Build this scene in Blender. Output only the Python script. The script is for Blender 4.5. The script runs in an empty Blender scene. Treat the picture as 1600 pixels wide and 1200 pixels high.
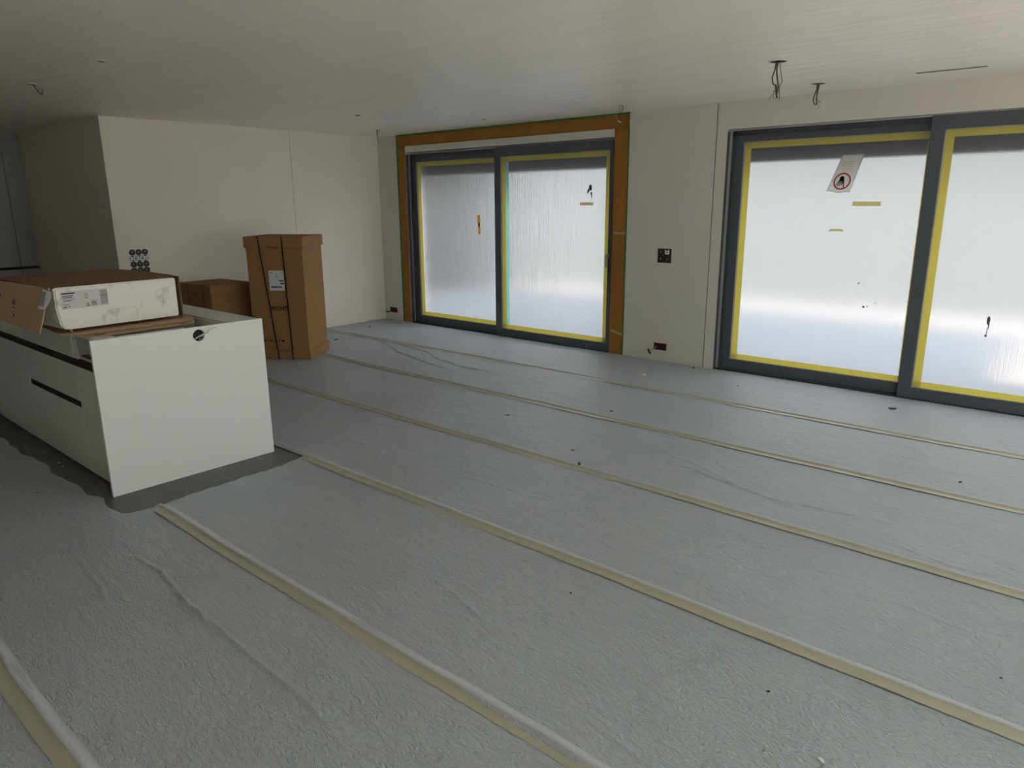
import bpy, bmesh, math, random
import numpy as np
from mathutils import Vector, Matrix

random.seed(7)
rng = np.random.default_rng(11)
S = bpy.context.scene
COL = S.collection

# ------------------------------------------------------------------ camera, sky, sun, exposure
CAM_POS = Vector((8.1603, -6.5465, 1.6251))
YAW, PITCH, ROLL, FPX = -0.719643, -0.248653, -0.0065438, 1117.41
cy, sy, cp, sp, cr, sr = math.cos(YAW), math.sin(YAW), math.cos(PITCH), math.sin(PITCH), math.cos(ROLL), math.sin(ROLL)
fwd = Vector((sy * cp, cy * cp, sp)); rgt = Vector((cy, -sy, 0)); upv = rgt.cross(fwd)
r2 = rgt * cr + upv * sr; u2 = upv * cr - rgt * sr
cam = bpy.data.cameras.new('camera'); cam.sensor_width = 36; cam.sensor_fit = 'HORIZONTAL'
cam.lens = FPX * 36 / 1600; cam.clip_start = 0.05; cam.clip_end = 500
camo = bpy.data.objects.new('camera', cam); COL.objects.link(camo)
camo.matrix_world = Matrix(((r2.x, u2.x, -fwd.x, CAM_POS.x), (r2.y, u2.y, -fwd.y, CAM_POS.y), (r2.z, u2.z, -fwd.z, CAM_POS.z), (0, 0, 0, 1)))
S.camera = camo

SKY_STRENGTH, SUN_STRENGTH, EXPOSURE = 2.2, 6.5, 0.68
w = bpy.data.worlds.new('sky'); S.world = w; w.use_nodes = True
nt = w.node_tree; bg = nt.nodes['Background']; bg.inputs['Strength'].default_value = SKY_STRENGTH
tc = nt.nodes.new('ShaderNodeTexCoord'); sx = nt.nodes.new('ShaderNodeSeparateXYZ'); cr_ = nt.nodes.new('ShaderNodeValToRGB')
nt.links.new(tc.outputs['Generated'], sx.inputs[0]); nt.links.new(sx.outputs['Z'], cr_.inputs[0]); nt.links.new(cr_.outputs[0], bg.inputs[0])
e = cr_.color_ramp.elements                                  # hazy bright sky, a little bluer overhead
e[0].position = 0.0; e[0].color = (1.0, 0.985, 0.955, 1)
e[1].position = 0.9; e[1].color = (0.86, 0.92, 1.0, 1)
sun = bpy.data.lights.new('sun', 'SUN'); sun.energy = SUN_STRENGTH; sun.angle = math.radians(0.6); sun.color = (1.0, 0.73, 0.46)
suno = bpy.data.objects.new('sun', sun); COL.objects.link(suno)
suno.rotation_euler = (math.radians(20), 0, 0)               # from behind the house, 70 degrees high
vs = S.view_settings; vs.view_transform = 'Standard'; vs.look = 'None'; vs.gamma = 1; vs.exposure = EXPOSURE; vs.use_curve_mapping = False
S.cycles.diffuse_bounces = 5; S.cycles.max_bounces = 10; S.cycles.adaptive_threshold = 0.06; S.cycles.transmission_bounces = 8; S.cycles.glossy_bounces = 3

# ------------------------------------------------------------------ materials
MATS = {}
def nodes(m): return m.node_tree.nodes, m.node_tree.links
def mat(name, col, rough=0.6, spec=0.4, metal=0.0, var=0.0, vscale=4.0, bump=0.0, bscale=60.0, stretch=(1, 1, 1), bdist=0.01, coat=0.0):
    m = bpy.data.materials.new(name); m.use_nodes = True; n, l = nodes(m); b = n['Principled BSDF']
    b.inputs['Base Color'].default_value = (*col, 1); b.inputs['Roughness'].default_value = rough
    b.inputs['Specular IOR Level'].default_value = spec; b.inputs['Metallic'].default_value = metal
    b.inputs['Coat Weight'].default_value = coat; b.inputs['Coat Roughness'].default_value = 0.05
    if var or bump:
        t = n.new('ShaderNodeTexCoord'); mp = n.new('ShaderNodeMapping'); mp.inputs['Scale'].default_value = stretch
        l.new(t.outputs['Object'], mp.inputs[0])
    if var:
        z = n.new('ShaderNodeTexNoise'); z.inputs['Scale'].default_value = vscale; z.inputs['Detail'].default_value = 5
        r = n.new('ShaderNodeValToRGB'); r.color_ramp.elements[0].position = 0.3; r.color_ramp.elements[1].position = 0.7
        r.color_ramp.elements[0].color = (*[c * (1 - var) for c in col], 1); r.color_ramp.elements[1].color = (*[min(1, c * (1 + var)) for c in col], 1)
        l.new(mp.outputs[0], z.inputs['Vector']); l.new(z.outputs['Fac'], r.inputs[0]); l.new(r.outputs[0], b.inputs['Base Color'])
    if bump:
        z = n.new('ShaderNodeTexNoise'); z.inputs['Scale'].default_value = bscale; z.inputs['Detail'].default_value = 4
        bp_ = n.new('ShaderNodeBump'); bp_.inputs['Strength'].default_value = bump; bp_.inputs['Distance'].default_value = bdist
        l.new(mp.outputs[0], z.inputs['Vector']); l.new(z.outputs['Fac'], bp_.inputs['Height']); l.new(bp_.outputs[0], b.inputs['Normal'])
    MATS[name] = m
    return m

M = MATS
mat('wall_plaster', (0.80, 0.76, 0.685), 0.75, 0.25, var=0.03, vscale=1.5, bump=0.12, bscale=140, bdist=0.002)
mat('wall_board', (0.665, 0.65, 0.60), 0.6, 0.3, var=0.02, vscale=1.2)
mat('groove_dark', (0.05, 0.05, 0.045), 0.9)
mat('ceiling_plaster', (0.90, 0.87, 0.82), 0.42, 0.5, var=0.03, vscale=1.2, bump=0.45, bscale=4.0, stretch=(0.6, 2.6, 1), bdist=0.03)
mat('frame_anthracite', (0.085, 0.098, 0.118), 0.45, 0.4)
mat('frame_dark', (0.05, 0.057, 0.066), 0.5, 0.4)
mat('liner_grey', (0.36, 0.36, 0.35), 0.5, 0.4)
mat('handle_metal', (0.5, 0.48, 0.46), 0.35, 0.5, metal=0.8)
mat('white_lacquer', (0.74, 0.77, 0.75), 0.12, 0.5, coat=0.3)
mat('white_panel', (0.80, 0.84, 0.83), 0.3, 0.45)
mat('white_carcass', (0.72, 0.73, 0.71), 0.45, 0.4)
mat('grey_lacquer', (0.38, 0.39, 0.37), 0.25, 0.45)
mat('black_recess', (0.012, 0.012, 0.013), 0.5, 0.3)
mat('plinth_grey', (0.20, 0.21, 0.21), 0.5)
mat('tile_stone', (0.135, 0.128, 0.12), 0.45, 0.35)
def veins():
    m = MATS['tile_stone']; n, l = nodes(m); b = n['Principled BSDF']; t = n.new('ShaderNodeTexCoord')
    z = n.new('ShaderNodeTexNoise'); z.inputs['Scale'].default_value = 2.3; z.inputs['Detail'].default_value = 7; z.inputs['Distortion'].default_value = 1.2
    r = n.new('ShaderNodeValToRGB'); e_ = r.color_ramp.elements; e_[0].position = 0.2; e_[0].color = (0.115, 0.108, 0.10, 1); e_[1].position = 0.8; e_[1].color = (0.16, 0.152, 0.145, 1)
    for p, c in ((0.492, 0.135), (0.5, 0.26), (0.508, 0.135)): k = e_.new(p); k.color = (c, c * .96, c * .92, 1)
    l.new(t.outputs['Object'], z.inputs['Vector']); l.new(z.outputs['Fac'], r.inputs[0]); l.new(r.outputs[0], b.inputs['Base Color'])
veins()
mat('bounce_white', (0.86, 0.83, 0.76), 0.8, 0.2)
mat('terrace_stone', (0.215, 0.228, 0.255), 0.8, 0.2, var=0.05, vscale=1)
mat('facade_render', (0.28, 0.29, 0.30), 0.9, 0.1)
mat('ground_sand', (0.165, 0.155, 0.145), 0.9, 0.1)
mat('facade_blue', (0.178, 0.210, 0.238), 0.9, 0.1)
mat('facade_dark', (0.09, 0.095, 0.10), 0.9, 0.1)
mat('facade_white', (0.7, 0.69, 0.66), 0.9, 0.1)
mat('blind_dark', (0.035, 0.042, 0.044), 0.7, 0.2)
mat('carton_board', (0.55, 0.36, 0.23), 0.8, 0.2, var=0.06, vscale=5)
mat('cardboard', (0.31, 0.17, 0.072), 0.8, 0.2, var=0.06, vscale=6, bump=0.1, bscale=30, stretch=(1, 1, 8), bdist=0.002)
mat('cardboard_light', (0.55, 0.38, 0.25), 0.8, 0.2, var=0.06, vscale=6)
mat('cardboard_edge', (0.16, 0.095, 0.05), 0.9)
mat('strap_black', (0.012, 0.010, 0.010), 0.45, 0.4)
mat('print_black', (0.02, 0.017, 0.015), 0.8)
mat('print_grey', (0.12, 0.12, 0.13), 0.8)
mat('print_blue', (0.05, 0.07, 0.2), 0.8)
mat('print_purple', (0.12, 0.05, 0.16), 0.8)
mat('print_teal', (0.04, 0.12, 0.16), 0.8)
mat('label_white', (0.66, 0.66, 0.68), 0.5)
mat('paper_brown', (0.62, 0.31, 0.08), 0.7, 0.25, var=0.10, vscale=2.5, stretch=(1, 1, 0.6), bump=0.3, bscale=5, bdist=0.01)
mat('tape_green', (0.04, 0.22, 0.05), 0.6)
mat('black_plastic', (0.02, 0.02, 0.021), 0.4, 0.4)
mat('dark_plastic', (0.045, 0.042, 0.043), 0.5, 0.4)
mat('white_plastic', (0.86, 0.89, 0.93), 0.4, 0.4)
mat('red_plastic', (0.15, 0.008, 0.018), 0.4, 0.4)
mat('box_grey', (0.35, 0.35, 0.34), 0.6)
mat('wire_black', (0.03, 0.027, 0.02), 0.5)
mat('wire_grey', (0.30, 0.30, 0.27), 0.5)
mat('wire_brown', (0.14, 0.08, 0.03), 0.5)
mat('wire_yellow', (0.35, 0.33, 0.06), 0.5)
mat('cable_white', (0.72, 0.72, 0.69), 0.5)
mat('hole_dark', (0.03, 0.03, 0.03), 0.9)
mat('rim_white', (0.7, 0.69, 0.66), 0.6)
mat('slot_grey', (0.12, 0.12, 0.12), 0.6)
mat('debris_black', (0.02, 0.022, 0.03), 0.6)
mat('debris_white', (0.8, 0.8, 0.78), 0.7)
mat('debris_brown', (0.12, 0.08, 0.05), 0.8)

def styrofoam():
    m = mat('styrofoam', (0.78, 0.78, 0.72), 0.75, 0.3, bump=0.15, bscale=180, bdist=0.002); n, l = nodes(m); b = n['Principled BSDF']
    t = n.new('ShaderNodeTexCoord'); z = n.new('ShaderNodeTexNoise'); z.inputs['Scale'].default_value = 9; z.inputs['Detail'].default_value = 8
    r = n.new('ShaderNodeValToRGB'); r.color_ramp.elements[0].position = 0.27; r.color_ramp.elements[0].color = (0.42, 0.41, 0.34, 1)
    r.color_ramp.elements[1].position = 0.43; r.color_ramp.elements[1].color = (0.90, 0.90, 0.84, 1)
    l.new(t.outputs['Object'], z.inputs['Vector']); l.new(z.outputs['Fac'], r.inputs[0]); l.new(r.outputs[0], b.inputs['Base Color'])
styrofoam()

def fleece(name, col, bstr):
    m = bpy.data.materials.new(name); m.use_nodes = True; n, l = nodes(m); b = n['Principled BSDF']
    b.inputs['Roughness'].default_value = 0.36; b.inputs['Specular IOR Level'].default_value = 0.5
    t = n.new('ShaderNodeTexCoord')
    z = n.new('ShaderNodeTexNoise'); z.inputs['Scale'].default_value = 1.3; z.inputs['Detail'].default_value = 8; z.inputs['Roughness'].default_value = 0.65
    r = n.new('ShaderNodeValToRGB'); r.color_ramp.elements[0].position = 0.30; r.color_ramp.elements[1].position = 0.7
    r.color_ramp.elements[0].color = (*[c * 0.93 for c in col], 1); r.color_ramp.elements[1].color = (*[c * 1.05 for c in col], 1)
    l.new(t.outputs['Object'], z.inputs['Vector']); l.new(z.outputs['Fac'], r.inputs[0]); l.new(r.outputs[0], b.inputs['Base Color'])
    mp = n.new('ShaderNodeMapping'); mp.inputs['Scale'].default_value = (0.55, 1.3, 1); mp.inputs['Rotation'].default_value = (0, 0, 0.35)
    l.new(t.outputs['Object'], mp.inputs[0])
    c1 = n.new('ShaderNodeTexNoise'); c1.inputs['Scale'].default_value = 52; c1.inputs['Detail'].default_value = 3; c1.inputs['Distortion'].default_value = 1.4
    c2 = n.new('ShaderNodeTexNoise'); c2.inputs['Scale'].default_value = 7; c2.inputs['Detail'].default_value = 4; c2.inputs['Distortion'].default_value = 0.6
    l.new(mp.outputs[0], c1.inputs['Vector']); l.new(mp.outputs[0], c2.inputs['Vector'])
    a = n.new('ShaderNodeMath'); a.operation = 'MULTIPLY_ADD'; a.inputs[1].default_value = 1.3
    l.new(c2.outputs['Fac'], a.inputs[0]); l.new(c1.outputs['Fac'], a.inputs[2])
    bu = n.new('ShaderNodeBump'); bu.inputs['Strength'].default_value = bstr; bu.inputs['Distance'].default_value = 0.012
    l.new(a.outputs[0], bu.inputs['Height']); l.new(bu.outputs[0], b.inputs['Normal'])
    MATS[name] = m
fleece('fleece', (0.445, 0.495, 0.545), 0.9)
mat('fleece_hem', (0.53, 0.57, 0.605), 0.4, 0.4)
mat('seam_tape', (0.46, 0.452, 0.35), 0.35, 0.4, var=0.06, vscale=8)

def film_glass():
    m = bpy.data.materials.new('film_glass'); m.use_nodes = True; n, l = nodes(m)
    n.remove(n['Principled BSDF']); out = n['Material Output']
    g = n.new('ShaderNodeBsdfGlass'); g.inputs['IOR'].default_value = 1.32; g.inputs['Roughness'].default_value = 0.21; g.inputs['Color'].default_value = (0.985, 0.988, 0.985, 1)
    tr = n.new('ShaderNodeBsdfTranslucent'); tr.inputs['Color'].default_value = (0.90, 0.91, 0.91, 1)
    mx = n.new('ShaderNodeMixShader'); mx.inputs[0].default_value = 0.10
    t = n.new('ShaderNodeTexCoord'); mp = n.new('ShaderNodeMapping'); mp.inputs['Scale'].default_value = (95, 95, 2.0)
    z = n.new('ShaderNodeTexNoise'); z.inputs['Scale'].default_value = 1.0; z.inputs['Detail'].default_value = 5; z.inputs['Distortion'].default_value = 0.3
    bu = n.new('ShaderNodeBump'); bu.inputs['Strength'].default_value = 0.45; bu.inputs['Distance'].default_value = 0.01
    l.new(t.outputs['Object'], mp.inputs[0]); l.new(mp.outputs[0], z.inputs['Vector']); l.new(z.outputs['Fac'], bu.inputs['Height']); l.new(bu.outputs[0], g.inputs['Normal'])
    l.new(g.outputs[0], mx.inputs[1]); l.new(tr.outputs[0], mx.inputs[2]); l.new(mx.outputs[0], out.inputs['Surface'])
    MATS['film_glass'] = m
film_glass()
def clear_glass():
    m = bpy.data.materials.new('clear_glass'); m.use_nodes = True; n, l = nodes(m); n.remove(n['Principled BSDF'])
    a = n.new('ShaderNodeBsdfTransparent'); a.inputs[0].default_value = (0.95, 0.97, 0.96, 1); g = n.new('ShaderNodeBsdfGlossy'); g.inputs['Roughness'].default_value = 0.02
    mx = n.new('ShaderNodeMixShader'); mx.inputs[0].default_value = 0.05
    l.new(a.outputs[0], mx.inputs[1]); l.new(g.outputs[0], mx.inputs[2]); l.new(mx.outputs[0], n['Material Output'].inputs['Surface'])
    MATS['clear_glass'] = m
clear_glass()
def thin_film(name, col, k):          # translucent tape or foil lying on glass
    m = bpy.data.materials.new(name); m.use_nodes = True; n, l = nodes(m)
    b = n['Principled BSDF']; b.inputs['Base Color'].default_value = (*col, 1); b.inputs['Roughness'].default_value = 0.5
    tr = n.new('ShaderNodeBsdfTranslucent'); tr.inputs['Color'].default_value = (*col, 1); mx = n.new('ShaderNodeMixShader'); mx.inputs[0].default_value = k
    l.new(b.outputs[0], mx.inputs[1]); l.new(tr.outputs[0], mx.inputs[2]); l.new(mx.outputs[0], n['Material Output'].inputs['Surface'])
    MATS[name] = m
thin_film('tape_yellow', (0.86, 0.79, 0.30), 0.62)
thin_film('foil_teal', (0.58, 0.88, 0.80), 0.85)
thin_film('sticker_amber', (0.80, 0.52, 0.16), 0.65)
thin_film('sticker_beige', (0.80, 0.74, 0.46), 0.7)
thin_film('sign_red', (0.62, 0.08, 0.08), 0.5)
thin_film('smudge_dark', (0.12, 0.16, 0.14), 0.3)
thin_film('bag_plastic', (0.84, 0.84, 0.81), 0.75)

# ------------------------------------------------------------------ mesh helpers
def bx(bm, x0, x1, y0, y1, z0, z1, bev=0.0):
    b = bmesh.new()
    v = [b.verts.new((x, y, z)) for z in (z0, z1) for y in (y0, y1) for x in (x0, x1)]
    for f in ((0, 2, 3, 1), (4, 5, 7, 6), (0, 1, 5, 4), (2, 6, 7, 3), (0, 4, 6, 2), (1, 3, 7, 5)): b.faces.new([v[i] for i in f])
    if bev: bmesh.ops.bevel(b, geom=b.edges[:], offset=bev, segments=2, affect='EDGES', profile=0.5)
    merge(bm, b); return bm
def merge(bm, b):
    me = bpy.data.meshes.new('tmp'); b.to_mesh(me); b.free(); bm.from_mesh(me); bpy.data.meshes.remove(me)
def box(*a, **k): return bx(bmesh.new(), *a, **k)
def tube(bm, pts, r, seg=6):
    pts = [Vector(p) for p in pts]; rings = []
    for i, p in enumerate(pts):
        d = (pts[min(i + 1, len(pts) - 1)] - pts[max(i - 1, 0)]).normalized()
        a = d.cross(Vector((0.31, 0.22, 0.92))); a = (a if a.length > 1e-3 else d.cross(Vector((1, 0, 0)))).normalized(); b = d.cross(a)
        rings.append([bm.verts.new(p + (a * math.cos(2 * math.pi * k / seg) + b * math.sin(2 * math.pi * k / seg)) * r) for k in range(seg)])
    for q0, q1 in zip(rings, rings[1:]):
        for k in range(seg): bm.faces.new((q0[k], q0[(k + 1) % seg], q1[(k + 1) % seg], q1[k]))
    bm.faces.new(rings[0][::-1]); bm.faces.new(rings[-1]); return bm
def spline(pts, n=8):
    pts = [Vector(p) for p in pts]; P = [pts[0]] + pts + [pts[-1]]; out = []
    for i in range(1, len(P) - 2):
        for k in range(n):
            t = k / n; a, b, c, d = P[i - 1], P[i], P[i + 1], P[i + 2]
            out.append(0.5 * ((2 * b) + (c - a) * t + (2 * a - 5 * b + 4 * c - d) * t * t + (3 * b - a - 3 * c + d) * t ** 3))
    return out + [pts[-1]]
def prism(bm, pts, axis, a, b):       # polygon pts (2-D) extruded along axis from a to b; the two coordinates keep x,y,z order
    def P(u, v, w): return {'x': (w, u, v), 'y': (u, w, v), 'z': (u, v, w)}[axis]
    v0 = [bm.verts.new(P(u, v, a)) for u, v in pts]; v1 = [bm.verts.new(P(u, v, b)) for u, v in pts]; n = len(pts)
    bm.faces.new(v0); bm.faces.new(v1[::-1])
    for i in range(n): bm.faces.new((v0[i], v1[i], v1[(i + 1) % n], v0[(i + 1) % n]))
    return bm
def circ(cx, cy_, r, n=24, ry=None): return [(cx + r * math.cos(2 * math.pi * i / n), cy_ + (ry or r) * math.sin(2 * math.pi * i / n)) for i in range(n)]
def ring(bm, cx, cz, ro, ri, y0, y1, n=24):   # annulus in the xz plane between y0 and y1
    V = [[bm.verts.new((cx + r * math.cos(2 * math.pi * i / n), y, cz + r * math.sin(2 * math.pi * i / n))) for i in range(n)] for r, y in ((ro, y0), (ro, y1), (ri, y1), (ri, y0))]
    for a in range(4):
        for i in range(n): bm.faces.new((V[a][i], V[a][(i + 1) % n], V[(a + 1) % 4][(i + 1) % n], V[(a + 1) % 4][i]))
    return bm
def xform(bm, mtx): bmesh.ops.transform(bm, matrix=mtx, verts=bm.verts); return bm

def obj(name, bm, m, parent=None, smooth=False, loc=None, label=None):
    if isinstance(bm, bmesh.types.BMesh):
        bmesh.ops.recalc_face_normals(bm, faces=bm.faces); me = bpy.data.meshes.new(name); bm.to_mesh(me); bm.free()
    else: me = bm
    if m is not None and not me.materials: me.materials.append(MATS[m])
    if smooth: me.polygons.foreach_set('use_smooth', [True] * len(me.polygons))
    o = bpy.data.objects.new(name, me); COL.objects.link(o)
    if parent: o.parent = parent
    if loc: o.location = loc
    if label: o['label'] = label
    return o
def tag(o, label, cat=None, group=None, kind=None):
    o['label'] = label
    if cat: o['category'] = cat
    if group: o['group'] = group
    if kind: o['kind'] = kind
    return o
def thing(name, label, cat, loc=(0, 0, 0), rz=0, group=None, kind=None):
    o = bpy.data.objects.new(name, None); COL.objects.link(o); o.location = loc; o.rotation_euler = (0, 0, rz); o.empty_display_size = 0.1
    return tag(o, label, cat, group, kind)
def struct(name, bm, m, label, parent=None):
    o = obj(name, bm, m, parent); o['kind'] = 'structure'; o['label'] = label; return o
def text(s, size, align='CENTER', depth=0.0004):     # flat print lying in the local xz plane, facing -y
    c = bpy.data.curves.new('txt', 'FONT'); c.body = s; c.size = size; c.align_x = align; c.align_y = 'CENTER'; c.extrude = depth; c.resolution_u = 3; c.offset = size * 0.035
    o = bpy.data.objects.new('txt', c); COL.objects.link(o); bpy.context.view_layer.update()
    me = bpy.data.meshes.new_from_object(o.evaluated_get(bpy.context.evaluated_depsgraph_get())); bpy.data.objects.remove(o); bpy.data.curves.remove(c)
    b = bmesh.new(); b.from_mesh(me); bpy.data.meshes.remove(me)
    return xform(b, Matrix.Rotation(math.pi / 2, 4, 'X'))

H = 2.5                 # ceiling height
XR, YB = 9.9, -8.0     # right wall and back wall
XK, YK = -2.6, -3.531   # kitchen niche: cabinet fronts and side wall
W1, W2, WW, WH = 0.57, 5.085, 3.28, 2.26
Y3, Y4 = -0.5, -3.9   # left ends of the two assumed windows lighting from the right wall, outside the view

# ------------------------------------------------------------------ room shell
b = bmesh.new()
bx(b, XK - 0.9, XR + 0.3, YB - 0.3, 0.3, -0.25, 0.0)
struct('floor', b, 'tile_stone', 'dark grey stone tile floor showing around the kitchen island')
b = bmesh.new(); bx(b, XK - 0.9, XR + 0.3, YB - 0.3, 0.3, H, H + 0.3)
struct('ceiling', b, 'ceiling_plaster', 'white skim-coated ceiling with brushed plaster marks')

b = bmesh.new()                                   # window wall, in pieces round the two openings
bx(b, -0.3, W1, 0, 0.3, 0, H); bx(b, W1, W1 + WW, 0, 0.3, WH + 0.012, H); bx(b, W1 + WW, 4.971, 0, 0.3, 0, H)
bx(b, 4.971, 4.981, 0.03, 0.3, 0, H)              # recessed joint between two boards
bx(b, 4.981, W2, 0, 0.3, 0, H); bx(b, W2, W2 + WW, 0, 0.3, WH + 0.005, H); bx(b, W2 + WW, XR + 0.3, 0, 0.3, 0, H)
wall_win = struct('wall_window', b, 'wall_board', 'off-white wall with two wide sliding windows')
g = obj('joint', box(4.9712, 4.9808, 0.012, 0.0302, 0.0, H), 'groove_dark', wall_win)

b = bmesh.new()                                   # far wall with its thin joint
bx(b, -0.3, 0, -1.362, 0, 0, H); bx(b, -0.3, -0.012, -1.366, -1.362, 0, H); bx(b, -0.3, 0, YK, -1.366, 0, H)
wall_far = struct('wall_far', b, 'wall_plaster', 'bare off-white wall behind the cardboard boxes')
obj('joint', box(-0.0125, -0.004, -1.3658, -1.3622, 0, H), 'groove_dark', wall_far)
b = bmesh.new(); bx(b, XK - 0.6, -0.3, YK, YK + 0.3, 0, H)
struct('wall_niche', b, 'wall_plaster', 'shaded side wall of the kitchen niche')
b = bmesh.new(); bx(b, XK - 0.9, XK - 0.6, YB, YK + 0.3, 0, H)
struct('wall_kitchen', b, 'wall_plaster', 'wall behind the tall kitchen cabinets')
b = bmesh.new(); bx(b, XK - 0.9, XR + 0.3, YB - 0.3, YB, 0, H)
struct('wall_back', b, 'wall_plaster', 'white wall behind the viewer')
b = bmesh.new(); bx(b, XR, XR + 0.3, Y3, 0.0, 0, H); bx(b, XR, XR + 0.3, Y4, Y3 - WW, 0, H); bx(b, XR, XR + 0.3, YB, Y4 - WW, 0, H)
for y in (Y3, Y4): bx(b, XR, XR + 0.3, y - WW, y, WH + 0.005, H)
struct('wall_right', b, 'wall_plaster', 'white wall to the right with two assumed clear sliding windows, outside the view')

# ------------------------------------------------------------------ outdoors seen blurred through the filmed panes, and blocks added for light and shade
b = bmesh.new(); bx(b, -5, 15, 0.3, 5.6, -0.2, -0.03)
struct('terrace', b, 'terrace_stone', 'pale stone terrace outside the windows')
b = bmesh.new(); bx(b, XR + 0.3, 15, -10, 0.3, -0.2, -0.03)
struct('bounce_terrace', b, 'bounce_white', 'added white side terrace outside the view, bouncing sunlight to the ceiling')  # added unseen reflector, kept white to bounce sunlight onto the ceiling
b = bmesh.new(); bx(b, -14, 7.25, -9, 0.3, H + 0.3, 10.9)
struct('shade_block', b, 'facade_white', 'added unseen block above the room that shades the terrace')  # added unseen block, sized so its shadow covers the near terrace
b = bmesh.new(); bx(b, -9, -1.75, 3.2, 4.6, -4, 7.0)
tag(obj('neighbour_building', b, 'facade_dark'), 'blurred grey building seen through the left pane of the left window', 'building')
b = bmesh.new(); bx(b, -60, 13, 26, 34, -6, 13)
tag(obj('dimming_building', b, 'facade_blue'), 'blurred buildings added across the street to dim the view through the filmed panes', 'building')  # added block, tall enough to hide bright sky and dim the panes
b = bmesh.new(); bx(b, -80, 80, 6.8, 120, -6.2, -6.0)
struct('ground', b, 'ground_sand', 'ground far below the terrace')
b = bmesh.new(); bx(b, 5.02, 5.14, 5.9, 6.02, -0.05, 3.0)
tag(obj('terrace_post', b, 'facade_render'), 'blurred post on the terrace behind the right window', 'post')

# ------------------------------------------------------------------ sliding windows
def make_window(name, label, loc, rz, lx0, lx1, sx0, sx1, hx0, hx1, glass='film_glass'):
    """local x along the wall, y outwards; lx: hole of the rear (left) sash, sx: front sash, hx: its hole"""
    t = thing(name, label, None, loc, rz, kind='structure')
    b = bmesh.new()
    bx(b, 0.0005, 0.004, 0.002, 0.05, 0, WH - 0.014); bx(b, 0.030, 0.052, 0.048, 0.16, 0, WH - 0.02); bx(b, WW - 0.04, WW - 0.006, 0.048, 0.16, 0, WH - 0.02)
    bx(b, 0.012, WW - 0.006, 0.048, 0.16, WH - 0.05, WH - 0.005); bx(b, 0.012, WW - 0.006, 0.03, 0.16, 0.0, 0.014)
    obj('frame', b, 'frame_dark', t)
    b = bmesh.new(); bx(b, 0.004, 0.030, 0.046, 0.10, 0, WH - 0.014); bx(b, WW - 0.006, WW - 0.0005, 0.02, 0.10, 0, WH - 0.014)
    bx(b, 0.0005, WW - 0.0005, 0.022, 0.10, WH - 0.012, WH + 0.003)
    obj('liner', b, 'liner_grey', t)
    obj('blind_box', box(-0.05, WW + 0.05, 0.305, 0.46, 1.985, WH + 0.15), 'blind_dark', t)
    panes = []
    for k, (ox0, ox1, px0, px1, ya, yb) in enumerate(((0.045, sx0 + 0.1, lx0, lx1, 0.074, 0.126), (sx0, sx1, hx0, hx1, 0.018, 0.070))):
        z0, z1 = (0.112, 2.15) if k == 0 else (0.10, 2.15)
        b = bmesh.new(); zt = WH - 0.012 if k == 0 else WH - 0.004; zb = 0.014 if k == 0 else 0.006
        bx(b, ox0, px0, ya, yb, zb, zt, 0.004); bx(b, px1, ox1, ya, yb, zb, zt, 0.004)
        bx(b, px0 - 0.001, px1 + 0.001, ya + 0.0005, yb, zb, z0, 0.004); bx(b, px0 - 0.001, px1 + 0.001, ya + 0.0005, yb, z1, zt, 0.004)
        s = obj('sash', b, 'frame_anthracite', t)
        yg = ya + 0.026
        p = obj('pane', box(px0 - 0.01, px1 + 0.01, yg, yg + 0.006, z0 - 0.01, z1 + 0.01), glass, s)
        b = bmesh.new(); q = 0.006                                       # thin light glazing bead
        bx(b, px0, px0 + q, ya + 0.004, yg, z0, z1); bx(b, px0, px1, ya + 0.004, yg, z1 - q, z1)
        obj('glazing_bead', b, 'liner_grey', s)
        tw = 0.058; c = 0.0022
        for (a0, a1, c0, c1) in ((px0 + q, px0 + q + tw, z0 + 0.002, z1 - q), (px1 - tw, px1 - 0.002, z0 + 0.002, z1 - q), (px0 + q, px1 - 0.002, z0 + 0.001, z0 + tw - 0.004), (px0 + q, px1 - 0.002, z1 - tw, z1 - q)):
            c -= 0.0004
            obj('masking_tape', box(a0, a1, yg - c, yg - c + 0.0004, c0, c1), 'tape_yellow', s)
        panes.append((s, yg))
    return t, panes

w1, p1 = make_window('window_1', 'sliding window framed with brown masking paper, yellow tape round its filmed panes', (W1, 0, 0), 0, 0.118, 1.62, 1.575, 3.262, 1.672, 3.218)
w2, p2 = make_window('window_2', 'large anthracite sliding window with a hand prohibition sign on its pane', (W2, 0, 0), 0, 0.132, 1.70, 1.665, 3.27, 1.768, 3.20)
for k, y in ((3, Y3), (4, Y4)): make_window('window_%d' % k, ('nearer', 'farther')[k == 3] + ' clear sliding window assumed in the right wall for its daylight, outside the view', (XR, y, 0), -math.pi / 2, 0.132, 1.70, 1.665, 3.27, 1.768, 3.20, 'clear_glass')  # unseen windows assumed here to light the room from the right
# teal foil edge and handle on the right sash of the left window
obj('foil_edge', box(1.736, 1.785, p1[1][1] - 0.0006, p1[1][1] - 0.0001, 0.16, 2.09), 'foil_teal', p1[1][0])
b = bmesh.new(); bx(b, 3.228, 3.252, 0.006, 0.018, 0.88, 1.24, 0.003)
h_ = obj('handle_plate', b, 'frame_dark', p1[1][0])
b = bmesh.new(); bx(b, 3.230, 3.246, -0.035, 0.008, 1.05, 1.075, 0.003); bx(b, 3.229, 3.247, -0.045, -0.031, 0.94, 1.08, 0.004)
obj('handle', b, 'handle_metal', p1[1][0], label='slim metal pull handle')

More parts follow.
